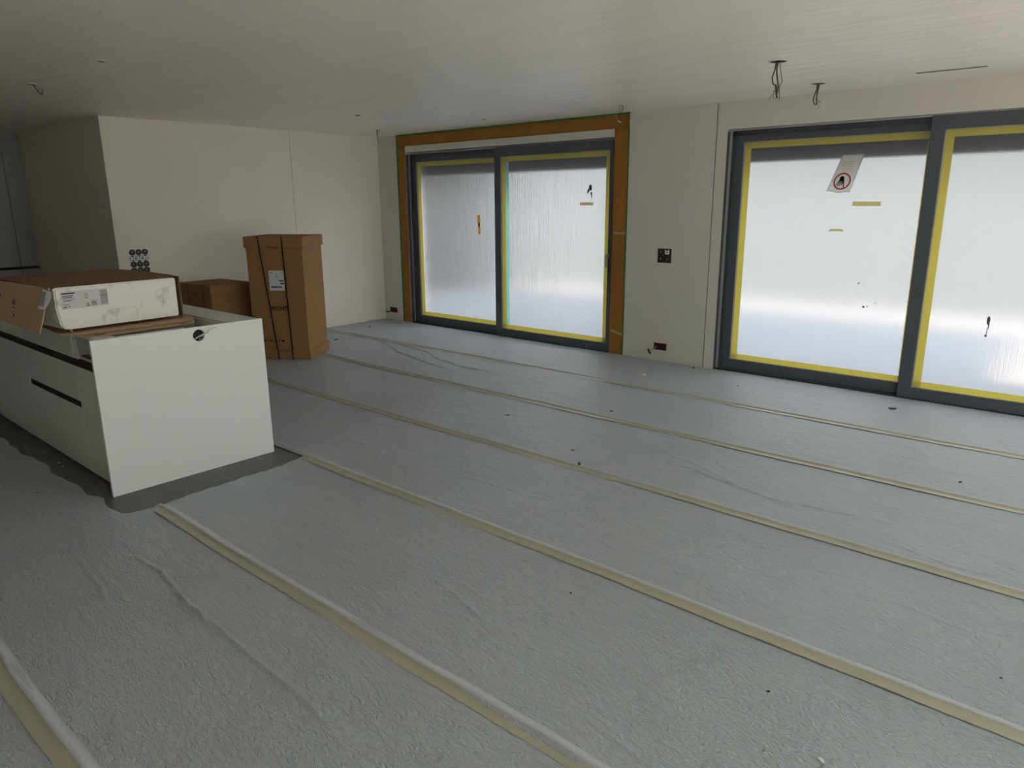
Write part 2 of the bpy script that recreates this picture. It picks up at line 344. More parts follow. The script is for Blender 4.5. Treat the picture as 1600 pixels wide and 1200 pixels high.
# stickers, smudges and the sign on the panes
def on_pane(win_x, pane, x, z): return (x - win_x, pane[1], z)
yL1, yR1, yL2, yR2 = p1[0][1], p1[1][1], p2[0][1], p2[1][1]
o = thing('tape_piece', 'upright amber tape piece on the left pane of the paper-framed window', 'tape', (1.805, yL1 - 0.0016, 1.24))
b = bmesh.new(); prism(b, [(-0.015, 0.0), (0.023, 0.0), (0.018, 0.235), (-0.032, 0.235)], 'y', 0, 0.0014); obj('strip', b, 'sticker_amber', o)
b = bmesh.new(); prism(b, [(-0.006, 0.09), (0.012, 0.088), (0.008, 0.14), (-0.012, 0.142)], 'y', -0.0008, 0); obj('dark_mark', b, 'print_black', o)
o = tag(obj('tape_piece', xform(prism(bmesh.new(), [(-0.088, -0.016), (0.088, -0.017), (0.09, 0.015), (-0.086, 0.017)], 'y', -0.0015, -0.0001), Matrix.Identity(4)), 'sticker_beige', loc=(3.48, yR1, 1.605)),
        'beige tape piece below the dark smudge on the middle pane', 'tape')
o = tag(obj('tape_piece', prism(bmesh.new(), [(-0.112, -0.018), (0.112, -0.019), (0.113, 0.018), (-0.111, 0.019)], 'y', -0.0015, -0.0001), 'sticker_beige', loc=(6.32, yL2, 1.595)),
        'longer beige tape piece right below the prohibition sign', 'tape')
o = tag(obj('tape_piece', prism(bmesh.new(), [(-0.065, -0.016), (-0.048, -0.007), (0.06, -0.009), (0.065, -0.001), (0.05, 0.012), (-0.045, 0.012)], 'y', -0.0015, -0.0001), 'sticker_beige', loc=(6.095, yL2, 1.372)),
        'small torn tape scrap at the lower left under the prohibition sign', 'tape')
b = bmesh.new()
for cx, cz, r, ry in ((0.0, 0.03, 0.02, 0.032), (-0.025, -0.002, 0.014, 0.02), (0.012, -0.03, 0.014, 0.012), (0.018, -0.055, 0.005, 0.03), (-0.034, -0.022, 0.008, 0.012)):
    prism(b, [(x + random.uniform(-.003, .003), z + random.uniform(-.004, .004)) for x, z in circ(cx, cz, r, 12, ry)], 'y', -0.0012, -0.0001)
tag(obj('paint_smudge', b, 'smudge_dark', loc=(3.53, yR1, 1.745)), 'dark smudge above the beige tape on the middle pane', 'smudge')
b = bmesh.new()
for cx, cz, r, ry in ((0.0, 0.05, 0.012, 0.035), (0.006, 0.01, 0.004, 0.03), (-0.004, -0.07, 0.008, 0.01), (0.0, -0.035, 0.003, 0.03)):
    prism(b, circ(cx, cz, r, 10, ry), 'y', -0.0012, -0.0001)
tag(obj('paint_smudge', b, 'print_grey', loc=(7.32, yR2, 0.66)), 'narrow dark drip mark on the rightmost pane', 'smudge')
sp_ = ((6.33, 0.93, .010), (6.39, 0.73, .012), (6.42, 0.735, .009), (6.48, 0.77, .006), (5.33, 1.12, .007), (5.36, 1.0, .006), (5.40, 1.07, .006), (5.36, .70, .005), (5.40, .735, .005), (5.32, .67, .005), (6.32, 0.84, .005), (6.4, 0.85, .004))
b = bmesh.new()
for x, z, r in sp_: prism(b, [(px + random.uniform(-.3, .3) * r, pz + random.uniform(-.3, .3) * r) for px, pz in circ(x - 6.0, z - 0.8, r * 0.9, 8, r * 0.6)], 'y', -0.0010, -0.0001)
tag(obj('paint_specks', b, 'print_grey', loc=(6.0, yL2, 0.8)), 'scattered dark specks low on the pane under the prohibition sign', 'specks', kind='stuff')

# the sign: a limp clear plastic bag with a no-hands symbol
sg = thing('prohibition_sign', 'limp plastic bag with a red no-touching hand symbol hanging on the window', 'sign', (6.11, yL2 - 0.004, 1.70))
b = bmesh.new(); nU, nV = 10, 14; g = []
for j in range(nV + 1):
    v = j / nV; xl = -0.128 + (0.07 - (-0.128)) * v * 0.55; xr = 0.068 + (0.155 - 0.068) * v
    row = []
    for i in range(nU + 1):
        u = i / nU; z = 0.30 * v + (0.012 * (1 - u) ** 2 + 0.004 * math.sin(u * 9)) * (1 - v) - 0.012 * (1 - v)
        row.append(b.verts.new((xl + (xr - xl) * u, -0.006 * math.sin(math.pi * u) * math.sin(math.pi * min(1, v * 1.2 + .05)) - 0.001 * math.sin(8 * v + 5 * u), z)))
    g.append(row)
for j in range(nV):
    for i in range(nU): b.faces.new((g[j][i], g[j][i + 1], g[j + 1][i + 1], g[j + 1][i]))
bmesh.ops.solidify(b, geom=b.faces[:], thickness=0.0012)
obj('bag', b, 'bag_plastic', sg, smooth=True)
sh = Matrix(((1, 0, 0.12, 0.0), (0, 1, 0, -0.0112), (0, 0, 1, 0.082), (0, 0, 0, 1)))
obj('red_ring', xform(ring(bmesh.new(), 0, 0, 0.070, 0.058, 0, 0.0006, 32), sh), 'sign_red', sg)
b = bmesh.new(); prism(b, [(0.006, 0.02), (0.014, 0.022), (0.026, -0.05), (0.016, -0.056)], 'y', -0.0006, 0); prism(b, [(0.0, 0.01), (0.008, 0.014), (0.01, -0.02), (0.004, -0.02)], 'y', -0.0004, 0)
obj('red_slash', xform(b, sh), 'sign_red', sg)
b = bmesh.new(); prism(b, circ(-0.005, 0.022, 0.019, 16, 0.022), 'y', -0.0006, 0)
for k, (a, ln) in enumerate(((0.52, 0.052), (0.40, 0.060), (0.28, 0.058), (0.14, 0.048))):
    x0 = -0.018 + k * 0.008; z0 = 0.016
    dx, dz = -math.sin(a), -math.cos(a); nx, nz = dz, -dx; w_ = 0.0036
    prism(b, [(x0 + nx * w_, z0 + nz * w_), (x0 - nx * w_, z0 - nz * w_), (x0 - nx * w_ + dx * ln, z0 - nz * w_ + dz * ln), (x0 + dx * (ln + .003), z0 + dz * (ln + .003)), (x0 + nx * w_ + dx * ln, z0 + nz * w_ + dz * ln)], 'y', -0.0006, 0)
prism(b, [(0.006, 0.026), (0.013, 0.018), (0.018, -0.012), (0.012, -0.012), (0.004, 0.006)], 'y', -0.0006, 0)
obj('hand_symbol', xform(b, sh), 'print_black', sg)
for k in range(4): obj('text_line', box(-0.02 + k * .006, 0.075 + k * .006, -0.0085, -0.008, 0.178 + k * .020, 0.184 + k * .020), 'sticker_beige', sg)

# ------------------------------------------------------------------ brown masking paper round the left window
def paper_strip(label, x0, x1, z0, z1, vert, tape):
    t = thing('masking_paper', label, 'paper', ((x0 + x1) / 2, 0, z0 if vert else z0))
    cx = (x0 + x1) / 2; b = bmesh.new(); n = 34; L = (z1 - z0) if vert else (x1 - x0); Wd = (x1 - x0) if vert else (z1 - z0); g = []
    ph = random.uniform(0, 6)
    for i in range(n + 1):
        s = i / n; row = []
        for j in range(7):
            q = j / 6; y = -0.0025 - 0.004 * (0.5 + 0.5 * math.sin(5 * s * L + ph + 2 * q)) - (0.006 * max(0, math.sin(3.1 * s * L + ph)) ** 6)
            if q in (0, 1): y *= 0.5
            u = (x0 - cx + Wd * q, y, L * s) if vert else (x0 - cx + L * s, y, Wd * q)
            row.append(b.verts.new(u))
        g.append(row)
    for i in range(n):
        for j in range(6): b.faces.new((g[i][j], g[i][j + 1], g[i + 1][j + 1], g[i + 1][j]))
    bmesh.ops.solidify(b, geom=b.faces[:], thickness=0.0006)
    obj('sheet', b, 'paper_brown', t, smooth=True)
    for (a0, a1, c0, c1) in tape: obj('green_tape', box(a0 - cx, a1 - cx, -0.010, -0.0005, c0 - z0, c1 - z0), 'tape_green', t)
    return t
paper_strip('brown masking paper strip along the top of the left window', 0.40, 4.03, 2.352, 2.492, False, [(0.40, 4.03, 2.484, 2.499)])
paper_strip('brown masking paper strip down the corner side of the left window', 0.405, 0.568, 0.004, 2.351, True, [(0.402, 0.43, 0.004, 2.40)])
pr = paper_strip('brown masking paper strip between the left window and the wall socket', 3.853, 4.03, 0.004, 2.351, True, [(4.024, 4.033, 0.004, 2.351)])
for z, a in ((1.30, 0.0), (0.24, 0.25)):
    obj('clear_tape', xform(box(-0.075, 0.07, -0.013, -0.0115, -0.012, 0.012), Matrix.Translation((0.01, 0, z)) @ Matrix.Rotation(a, 4, 'Y')), 'sticker_beige', pr)

# ------------------------------------------------------------------ floor covering: fleece runners with taped seams
SEAM = [-1.103, -2.098, -3.102, -4.093, -5.088, -6.072, -7.075]
CRE = [  # (polyline, height, width)
    ([(4.70, -5.38), (4.83, -5.40), (5.0, -5.385), (5.17, -5.405), (5.38, -5.44), (5.58, -5.432), (5.94, -5.45), (6.24, -5.45), (6.6, -5.50)], 0.011, 0.011),
    ([(5.28, -5.43), (5.42, -5.425), (5.5, -5.44), (5.66, -5.455)], 0.008, 0.009),
    ([(4.55, -5.58), (4.72, -5.60), (4.95, -5.62), (5.1, -5.655)], 0.007, 0.010), ([(5.05, -5.74), (5.3, -5.76)], 0.004, 0.01),
    ([(6.05, -2.60), (6.38, -2.69), (6.81, -2.79), (7.0, -2.76), (7.4, -2.70)], 0.007, 0.010), ([(5.9, -2.5), (6.2, -2.55), (6.6, -2.72)], 0.005, 0.02),
    ([(0.9, -1.12), (1.42, -1.185), (1.7, -1.32), (2.06, -1.483), (2.4, -1.56), (2.77, -1.654), (3.3, -1.72)], 0.011, 0.012),
    ([(1.5, -1.12), (1.9, -1.20), (2.3, -1.26), (2.6, -1.42), (3.07, -1.527), (3.6, -1.53)], 0.010, 0.012),
    ([(6.0, -4.62), (6.2, -4.66), (6.35, -4.70), (6.45, -4.76)], 0.005, 0.010), ([(6.1, -4.56), (6.3, -4.60)], 0.004, 0.01), ([(6.32, -4.74), (6.5, -4.80)], 0.004, 0.008),
    ([(7.3, -3.6), (7.6, -3.5), (7.9, -3.55)], 0.005, 0.015), ([(6.9, -3.25), (7.0, -3.4), (7.05, -3.55)], 0.006, 0.012), ([(7.3, -2.9), (7.7, -3.0), (8.2, -2.98)], 0.005, 0.012),
    ([(6.6, -1.4), (7.1, -1.32), (7.5, -1.38)], 0.004, 0.012), ([(6.0, -1.36), (6.12, -1.22), (6.2, -1.12)], 0.006, 0.010), ([(5.9, -0.6), (6.3, -0.66), (6.7, -0.64)], 0.005, 0.010),
    ([(4.9, -3.62), (5.3, -3.66), (5.9, -3.60)], 0.003, 0.02), ([(7.0, -4.9), (7.3, -4.95), (7.5, -4.9)], 0.004, 0.012),
]
def seg_d(P, a, b_):
    a = np.array(a); d = np.array(b_) - a; t = np.clip(((P - a) @ d) / (d @ d), 0, 1); return np.hypot(*(P - a - t[:, None] * d).T), t
def seam_z(d):            # height of a runner's lapped edge at distance d behind the seam
    return 0.014 * np.exp(-((d - 0.022) / 0.017) ** 2)
WV = [(rng.uniform(0.6, 5), rng.uniform(0, 6.28), rng.uniform(0, 6.28)) for _ in range(26)]
def runner_z(P):
    z = np.zeros(len(P))
    for f, a, ph in WV: z += 0.00042 / (0.6 + 0.25 * f) * np.sin(f * 2.2 * (P[:, 0] * math.cos(a) + P[:, 1] * math.sin(a)) + ph + 1.2 * np.sin(P[:, 0] * 1.3 + a))
    for pl, h, wd in CRE:
        dmin = np.full(len(P), 9.0); tt = np.zeros(len(P)); n = len(pl) - 1
        for k in range(n):
            d, t = seg_d(P, pl[k], pl[k + 1]); m_ = d < dmin; dmin[m_] = d[m_]; tt[m_] = (k + t[m_]) / n
        z += 1.15 * h * np.exp(-(dmin / (0.72 * wd)) ** 2) * np.clip(np.sin(np.pi * np.clip(tt, 0.02, 0.98)) * 2.2, 0, 1) * (0.75 + 0.25 * np.sin(P[:, 0] * 37))
    return z
EDGE_Y = [(XK, -5.24), (1.0, -5.25), (1.6, -5.27), (2.1, -5.278), (2.67, -5.294), (2.98, -5.253), (3.31, -5.288), (3.51, -5.255), (3.79, -5.266), (3.90, -5.233), (3.98, -5.249), (4.10, -5.259), (4.20, -5.25), (4.235, -5.20), (4.25, -5.072), (XR, -5.072)]
EDGE_X = [(-5.2, 4.25), (-5.103, 4.246), (-5.0, 4.243), (-4.9, 4.228), (-4.81, 4.221), (-4.65, 4.222), (-4.523, 4.21), (-4.40, 4.218), (-4.286, 4.212), (-4.18, 4.185), (-4.06, 4.165)]
def runner(label, ynear, yfar, xl, seam_near=True, dx=0.022, dy=0.0075):
    NX = int((XR - 0.02 - 0.01) / dx); ys = np.concatenate([np.arange(ynear, ynear + 0.07, 0.005), np.linspace(ynear + 0.075, yfar, int((yfar - ynear) / dy))])
    V = np.linspace(0, 1, len(ys)); U = np.linspace(0, 1, NX); X = np.empty((len(ys), NX)); Y = np.empty_like(X)
    for j, y in enumerate(ys):
        x0 = xl(y) if callable(xl) else xl
        X[j] = x0 + (XR - 0.015 - x0) * U; Y[j] = y
    if label.startswith('fleece runner in front'):
        far = np.interp(X[0], *zip(*EDGE_Y)) + 0.006 * np.sin(X[0] * 23) * (X[0] < 4.2)
        Y = ynear + (Y - ynear) * ((far - ynear) / (yfar - ynear))[None, :]
    P = np.stack([X.ravel(), Y.ravel()], 1); Z = 0.0045 + np.clip(runner_z(P), -0.003, 0.03)
    d = Y.ravel() - ynear
    if seam_near: Z += seam_z(d)
    dfar = yfar - Y.ravel(); Z = np.where((dfar < 0.02) & (yfar < -0.05), 0.0028, Z)
    n = len(ys); idx = np.arange(n * NX).reshape(n, NX)
    F = np.stack([idx[:-1, :-1], idx[:-1, 1:], idx[1:, 1:], idx[1:, :-1]], -1).reshape(-1, 4)
    me = bpy.data.meshes.new('fleece_runner'); me.vertices.add(len(P)); me.vertices.foreach_set('co', np.column_stack([P, Z]).ravel())
    me.loops.add(F.size); me.loops.foreach_set('vertex_index', F.ravel()); me.polygons.add(len(F))
    me.polygons.foreach_set('loop_start', np.arange(0, F.size, 4)); me.polygons.foreach_set('loop_total', np.full(len(F), 4)); me.update(); me.validate()
    o = obj('fleece_runner', me, 'fleece', smooth=True)
    return tag(o, label, 'floor covering', 'white fleece runners laid on the floor')
ys_ = [YB + 0.01] + SEAM[::-1] + [-0.003]
LAB = ['fleece runner at the back of the room behind the viewer', 'fleece runner nearest the viewer, cut off by the lower left corner of the picture', 'fleece runner in front of the island drawers, second nearest',
       'fleece runner starting at the end panel of the island', 'fleece runner just behind the island, passing in front of the tall box', 'fleece runner third from the window wall', 'second fleece runner from the window wall, with curved creases', 'fleece runner lying along the foot of the windows']
LEFT = [XK + 0.02, XK + 0.02, XK + 0.02, lambda y: float(np.interp(y, *zip(*EDGE_X))) + 0.004 * math.sin(y * 57), 0.01, 0.01, 0.01, 0.01]
def wob(x, k): return 0.004 * math.sin(1.7 * x + k) + 0.003 * math.sin(5.1 * x + 2 * k) + 0.0012 * math.sin(17 * x + k)
for i in range(8):
    y0, y1 = ys_[i], ys_[i + 1]
    runner(LAB[i], y0, y1 + (0.016 if i < 7 else 0), LEFT[i], seam_near=i > 0)
SL = ['seam tape strip nearest the lower left corner of the picture', 'seam tape strip leaving the front corner of the island', 'seam tape strip leaving the rear corner of the island',
      'seam tape strip passing just behind the island, fourth from the window wall', 'seam tape strip passing in front of the tall box, third from the window wall', 'seam tape strip starting at the foot of the tall box, second from the window wall', 'seam tape strip nearest to the window wall']
def strip(prof, x0, x1, k, lift, n=220):
    b = bmesh.new(); g = []
    for i in range(n + 1):
        x = x0 + (x1 - x0) * i / n; row = []
        for (d, z) in prof: row.append(b.verts.new((x, d + wob(x, k), z + lift)))
        g.append(row)
    for i in range(n):
        for j in range(len(prof) - 1): b.faces.new((g[i][j], g[i + 1][j], g[i + 1][j + 1], g[i][j + 1]))
    return b
SEAMS = list(zip(SEAM[::-1], ['seam tape strip behind the viewer, out of the picture', SL[0], SL[1], SL[2], SL[3], SL[4], SL[6]]))
START = {-5.088: 4.30, -4.093: 4.19}
for k, (y, lab) in enumerate(SEAMS):
    x0 = START.get(y, XK + 0.03 if y < -3.5 else (1.47 if y == -2.098 else 0.03)); x1 = XR - 0.02
    t = thing('seam_tape', lab, 'tape', (0, y, 0), 0, 'tape strips closing the fleece seams')
    pr_ = [(-0.034, 0.0062), (-0.022, 0.0066), (-0.012, 0.0072)] + [(d, 0.0068 + float(seam_z(d))) for d in np.linspace(-0.008, 0.012, 6)]
    obj('tape', strip(pr_, x0, x1, k, 0.0014), 'seam_tape', t, smooth=True)
    ph_ = [(d, 0.0068 + float(seam_z(d))) for d in np.linspace(0.013, 0.055, 8)]
    obj('hem', strip(ph_, x0, x1, k, 0.001), 'fleece_hem', t, smooth=True)

# ------------------------------------------------------------------ kitchen island: end panel, three units, back strip
IX, IY0, IY1, IZ = 3.922, -5.183, -4.16, 0.909
def holed_panel(y0, y1, z0, z1, x0, x1, hy, hz, r):
    ang = sorted([2 * math.pi * i / 28 for i in range(28)] + [math.atan2(z - hz, y - hy) % (2 * math.pi) for y in (y0, y1) for z in (z0, z1)])
    def hit(a):
        c, s = math.cos(a), math.sin(a); t = 1e9
        if c > 1e-9: t = min(t, (y1 - hy) / c)
        if c < -1e-9: t = min(t, (y0 - hy) / c)
        if s > 1e-9: t = min(t, (z1 - hz) / s)
        if s < -1e-9: t = min(t, (z0 - hz) / s)
        return hy + c * t, hz + s * t
    b = bmesh.new(); n = len(ang); R = []
    for x in (x0, x1):
        R.append([b.verts.new((x, hy + r * math.cos(a), hz + r * math.sin(a))) for a in ang]); R.append([b.verts.new((x, *hit(a))) for a in ang])
    for i in range(n):
        j = (i + 1) % n
        for p, q in ((0, 1), (1, 3), (3, 2), (2, 0)): b.faces.new((R[p][i], R[p][j], R[q][j], R[q][i]))
    return b
ep = thing('island_end_panel', 'plain white end panel of the kitchen island with a round cable hole', 'panel', (IX, IY0, 0))
obj('panel', holed_panel(0, IY1 - IY0, 0.0, IZ, -0.02, 0, 0.600, 0.857, 0.036), 'white_panel', ep)
cb = thing('cable', 'short white cable poking out of the hole in the island end panel', 'cable', (IX + 0.004, -4.60, 0.84))
b = bmesh.new(); tube(b, spline([(-0.018, -0.018, -0.008), (-0.004, -0.012, -0.004), (0.012, 0.005, 0.012), (0.03, 0.04, 0.030), (0.035, 0.075, 0.05), (0.033, 0.115, 0.058)], 6), 0.0035)
obj('sheath', b, 'cable_white', cb, smooth=True)
b = bmesh.new(); tube(b, spline([(-0.018, 0.03, -0.02), (-0.005, 0.02, 0.0), (0.02, 0.045, 0.026), (0.03, 0.06, 0.034)], 6), 0.003)
obj('wire', b, 'wire_grey', cb, smooth=True)

FY = -5.13               # plane of the drawer fronts
def unit(label, x0, x1, spec, open_top=False):
    t = thing('island_cabinet', label, 'cabinet', (x0, FY, 0), 0, 'cabinet units of the kitchen island'); L = x1 - x0; D = 0.75
    b = bmesh.new()
    bx(b, 0.001, 0.018, 0.02, D, 0.03, 0.895); bx(b, L - 0.018, L - 0.001, 0.02, D, 0.03, 0.735 if open_top else 0.895)
    bx(b, 0.018, L - 0.018, 0.02, D, 0.03, 0.048); bx(b, 0.018, L - 0.018, D - 0.012, D, 0.03, 0.895)
    bx(b, 0.018, L - 0.018, 0.02, D - 0.012, 0.735, 0.75)
    bx(b, 0.001, L - 0.001, 0.012, 0.12, 0.880, 0.896)
    if open_top: bx(b, L - 0.11, L - 0.001, 0.12, 0.52, 0.880, 0.896)
    else: bx(b, 0.001, L - 0.001, 0.12, D, 0.880, 0.896)
    obj('carcass', b, 'white_carcass', t)
    obj('plinth', box(0.0, L, 0.03, 0.05, 0.0045, 0.03), 'plinth_grey', t)
    obj('grip_recess', box(0.0, L, 0.004, 0.0195, 0.698, 0.742), 'black_recess', t)
    g_ = 0.0018
    if not open_top: obj('drawer_front', box(g_, L - g_, 0, 0.019, 0.744, 0.893, bev=0.0015), 'white_lacquer', t)
    if spec == 'two':
        obj('drawer_front', box(g_, L - g_, 0, 0.019, 0.474, 0.696, bev=0.0015), 'white_lacquer', t)
        obj('grip_recess', box(0.0, L, 0.004, 0.0195, 0.434, 0.472), 'black_recess', t)
        obj('drawer_front', box(g_, L - g_, 0, 0.019, 0.026, 0.434, bev=0.0015), 'white_lacquer', t)
    else:
        obj('door', box(g_, L - g_, 0, 0.019, 0.026, 0.696, bev=0.0015), 'white_lacquer', t)
    if open_top:
        obj('hole_backing', box(L - 0.053, L - 0.0005, 0.497, 0.597, 0.79, 0.905), 'black_recess', t)  # added black block so the cable hole reads as deep shade
        obj('hinge_plate', box(0.0, 0.045, 0.006, 0.0195, 0.742, 0.893), 'white_carcass', t)
        for z in (0.765, 0.862): obj('screw_hole', box(0.030, 0.036, 0.0045, 0.0062, z, z + 0.008), 'black_recess', t)
        obj('drawer_runner', box(0.05, L - 0.03, 0.03, 0.06, 0.752, 0.762), 'cardboard_edge', t)
    return t
unit('narrow island unit beside the end panel, its top drawer front missing', 3.45, 3.90, 'one', True)
unit('island unit with three drawer fronts and two black grip recesses', 2.50, 3.449, 'two')
unit('island unit cut off by the left edge of the picture', 1.55, 2.499, 'one')
bp_ = thing('island_back_box', 'plain white boxed-in rear strip along the top of the island', 'panel', (1.55, -4.372, 0))
b = bmesh.new(); bx(b, 0, 2.35, 0.195, 0.211, 0.0, 0.905); bx(b, 0, 2.35, 0, 0.195, 0.887, 0.905); bx(b, 0, 2.35, 0, 0.016, 0.0, 0.887)
obj('board', b, 'white_carcass', bp_)

# ------------------------------------------------------------------ tall cabinets in the niche
def tall(label, y0, y1):
    t = thing('tall_cabinet', label, 'cabinet', (XK, (y0 + y1) / 2, 0), 0, 'tall kitchen cabinets in the niche'); a = (y1 - y0) / 2; g_ = 0.002
    b = bmesh.new(); bx(b, -0.58, -0.02, -a + .0005, a - .0005, 0.0, 2.499); obj('carcass', b, 'grey_lacquer', t)
    obj('fascia', box(-0.019, 0, -a, a, 2.413, 2.499), 'grey_lacquer', t)
    obj('top_flap', box(-0.019, 0, -a + g_ * .2, a - g_ * .2, 2.263, 2.407, bev=.001), 'grey_lacquer', t)
    obj('door', box(-0.019, 0, -a + g_, a - g_, 0.872, 2.256, bev=.001), 'grey_lacquer', t)
    obj('grip_recess', box(-0.0195, -0.006, -a, a, 0.838, 0.872), 'black_recess', t)
    obj('door', box(-0.019, 0, -a + g_, a - g_, 0.10, 0.838, bev=.001), 'grey_lacquer', t)
    obj('plinth', box(-0.06, -0.04, -a, a, 0.0, 0.10), 'plinth_grey', t)
tall('narrow tall kitchen cabinet against the dark niche wall', -3.735, YK - 0.001)
tall('tall kitchen cabinet at the left edge of the picture', -4.335, -3.736)
tall('tall kitchen cabinet out of the picture to the left', -4.935, -4.336)

# ------------------------------------------------------------------ packaging on the island
foam_a = math.radians(4.2)
fz = 0.93
fm = thing('styrofoam_block', 'white styrofoam block sticking out of the open cardboard carton on the island', 'packaging', (3.562, -5.20, fz), foam_a)
b = bmesh.new()                                     # front face at local x=0, goes back to -0.9, width 0.70 along y
prof = [(0.0, 0.03), (0.02, 0.004), (0.05, 0.0), (0.69, 0.0), (0.70, 0.01), (0.70, 0.235), (0.69, 0.243), (0.0, 0.243), (-0.012, 0.235), (-0.012, 0.12)]
prism(b, prof, 'x', -0.88, 0.0); bmesh.ops.recalc_face_normals(b, faces=b.faces)
bmesh.ops.bevel(b, geom=[e_ for e_ in b.edges if all(v.co.x > -0.01 for v in e_.verts)], offset=0.008, segments=2, affect='EDGES')
obj('block', b, 'styrofoam', fm)
b = bmesh.new()                                     # shallow finger grip outlined on the front face
gp = [(0.312, 0.02), (0.318, 0.075), (0.332, 0.088), (0.425, 0.088), (0.438, 0.078), (0.436, 0.012)]
for a_, c_ in zip(gp, gp[1:]): tube(b, [(0.001, *a_), (0.001, *c_)], 0.0055, 6)
obj('grip_outline', b, 'styrofoam', fm)
lb = obj('shipping_label', box(0.0002, 0.0012, 0.018, 0.275, 0.118, 0.218), 'label_white', fm, label='white shipping label with barcode')
def bars(parent, x0, y0, y1, z0, z1, n, m='print_black', vert=True):
    b = bmesh.new()
    for i in range(n):
        f0 = i / n; f1 = (i + random.uniform(0.35, 0.7)) / n
        if vert: bx(b, x0, x0 + 0.0005, y0 + (y1 - y0) * f0, y0 + (y1 - y0) * f1, z0, z1)
        else: bx(b, x0, x0 + 0.0005, y0, y1, z0 + (z1 - z0) * f0, z0 + (z1 - z0) * f1)
    return obj('barcode', b, m, parent)
bars(lb, 0.0012, 0.232, 0.272, 0.128, 0.212, 22, 'print_grey', False)
bars(lb, 0.0012, 0.178, 0.208, 0.128, 0.155, 10, 'print_grey', False)
for k, (y0, y1, z, h) in enumerate(((0.024, 0.095, 0.203, .007), (0.026, 0.085, 0.190, .005), (0.026, 0.080, 0.181, .005), (0.028, 0.092, 0.170, .003), (0.028, 0.075, 0.162, .004), (0.026, 0.062, 0.142, .003), (0.026, 0.045, 0.126, .007), (0.053, 0.062, 0.128, .006), (0.150, 0.168, 0.125, .006), (0.152, 0.166, 0.137, .005))):
    obj('print_line', box(0.0012, 0.0017, y0, y1, z, z + h), 'print_grey' if k > 0 else 'print_black', lb)
b = bmesh.new(); bx(b, 0.0012, 0.0017, 0.148, 0.150, 0.17, 0.198); bx(b, 0.0012, 0.0017, 0.160, 0.162, 0.17, 0.198); bx(b, 0.0012, 0.0017, 0.15, 0.16, 0.196, 0.198); bx(b, 0.0012, 0.0017, 0.15, 0.16, 0.172, 0.175)
obj('print_mark', b, 'print_grey', lb)

ct = thing('cardboard_carton', 'flattened open brown carton over the styrofoam block on the island', 'carton', (3.562, -5.20, fz), foam_a)
th = 0.005; L = 0.92
b = bmesh.new()                                     # top panel, slightly bowed
g = []
for i in range(13):
    row = []
    for j in range(9):
        x = 0.012 - (L + 0.012) * i / 12; y = -0.045 + 0.765 * j / 8
        row.append(b.verts.new((x, y, 0.252 + 0.008 * math.sin(math.pi * i / 12) + (-0.002 if j == 0 else 0))))
    g.append(row)
for i in range(12):
    for j in range(8): b.faces.new((g[i][j], g[i + 1][j], g[i + 1][j + 1], g[i][j + 1]))
bmesh.ops.solidify(b, geom=b.faces[:], thickness=-th)
obj('top_panel', b, 'carton_board', ct)
b = bmesh.new()                                     # flared side panel on the drawer side
P4 = [(0.018, -0.040, 0.250), (-L, -0.047, 0.250), (-L, -0.075, 0.02), (0.035, -0.128, 0.005)]
v = [b.verts.new(p) for p in P4]; b.faces.new(v); bmesh.ops.subdivide_edges(b, edges=b.edges[:], cuts=6, use_grid_fill=True)
bmesh.ops.solidify(b, geom=b.faces[:], thickness=th)
side = obj('side_panel', b, 'carton_board', ct)
obj('rear_side_panel', box(-L, 0.010, 0.712, 0.720, -0.006, 0.250), 'cardboard_edge', ct)
obj('end_panel', box(-L - 0.005, -L, -0.046, 0.720, 0.0, 0.250), 'carton_board', ct)
def on_side(u, w_):                                 # point on the flared panel: u 0..1 from its open end, w 0..1 downwards
    A, B, C_, D_ = map(Vector, P4); p = (A * (1 - u) + B * u) * (1 - w_) + (D_ * (1 - u) + C_ * u) * w_
    n_ = (B - A).cross(D_ - A).normalized(); n_ = n_ if n_.y < 0 else -n_
    return p + n_ * 0.0015, n_
def decal(u0, u1, w0, w1, m, name='print_mark', t=0.0006, par=None):
    b = bmesh.new(); q = [on_side(u, w_) for u, w_ in ((u0, w0), (u1, w0), (u1, w1), (u0, w1))]
    a = [b.verts.new(p + n_ * t) for p, n_ in q]; c = [b.verts.new(p - n_ * 0.003) for p, n_ in q]
    b.faces.new(a); b.faces.new(c[::-1])
    for i in range(4): b.faces.new((a[i], c[i], c[(i + 1) % 4], a[(i + 1) % 4]))
    return obj(name, b, m, par or side)
for u, w_ in ((0.47, 0.40), (0.47, 0.60)): decal(u, u + 0.035, w_, w_ + 0.015, 'print_black'); decal(u, u + 0.035, w_ + 0.10, w_ + 0.115, 'print_black')
decal(0.47, 0.474, 0.40, 0.515, 'print_black'); decal(0.501, 0.505, 0.40, 0.515, 'print_black'); decal(0.455, 0.475, 0.76, 0.80, 'print_black'); decal(0.48, 0.49, 0.43, 0.47, 'print_grey')
for u, w_, m in ((0.74, 0.25, 'print_purple'), (0.78, 0.20, 'print_purple'), (0.72, 0.33, 'print_blue'), (0.83, 0.58, 'print_blue'), (0.79, 0.66, 'print_purple'), (0.88, 0.62, 'print_blue'), (0.80, 0.54, 'print_blue')): decal(u, u + 0.05, w_, w_ + 0.06, m)
tl = obj('torn_label', xform(prism(bmesh.new(), [(-0.075, -0.095), (-0.02, -0.105), (0.0, -0.085), (0.03, -0.045), (0.045, -0.01), (0.04, 0.035), (-0.035, 0.055), (-0.06, -0.02)], 'y', -0.001, 0.0008),
    Matrix.Translation((0.03, -0.062, 0.205)) @ Matrix.Scale(0.72, 4) @ Matrix.Rotation(math.radians(24), 4, 'Z') @ Matrix.Rotation(math.radians(-12), 4, 'X')), 'label_white', ct, label='torn white label')
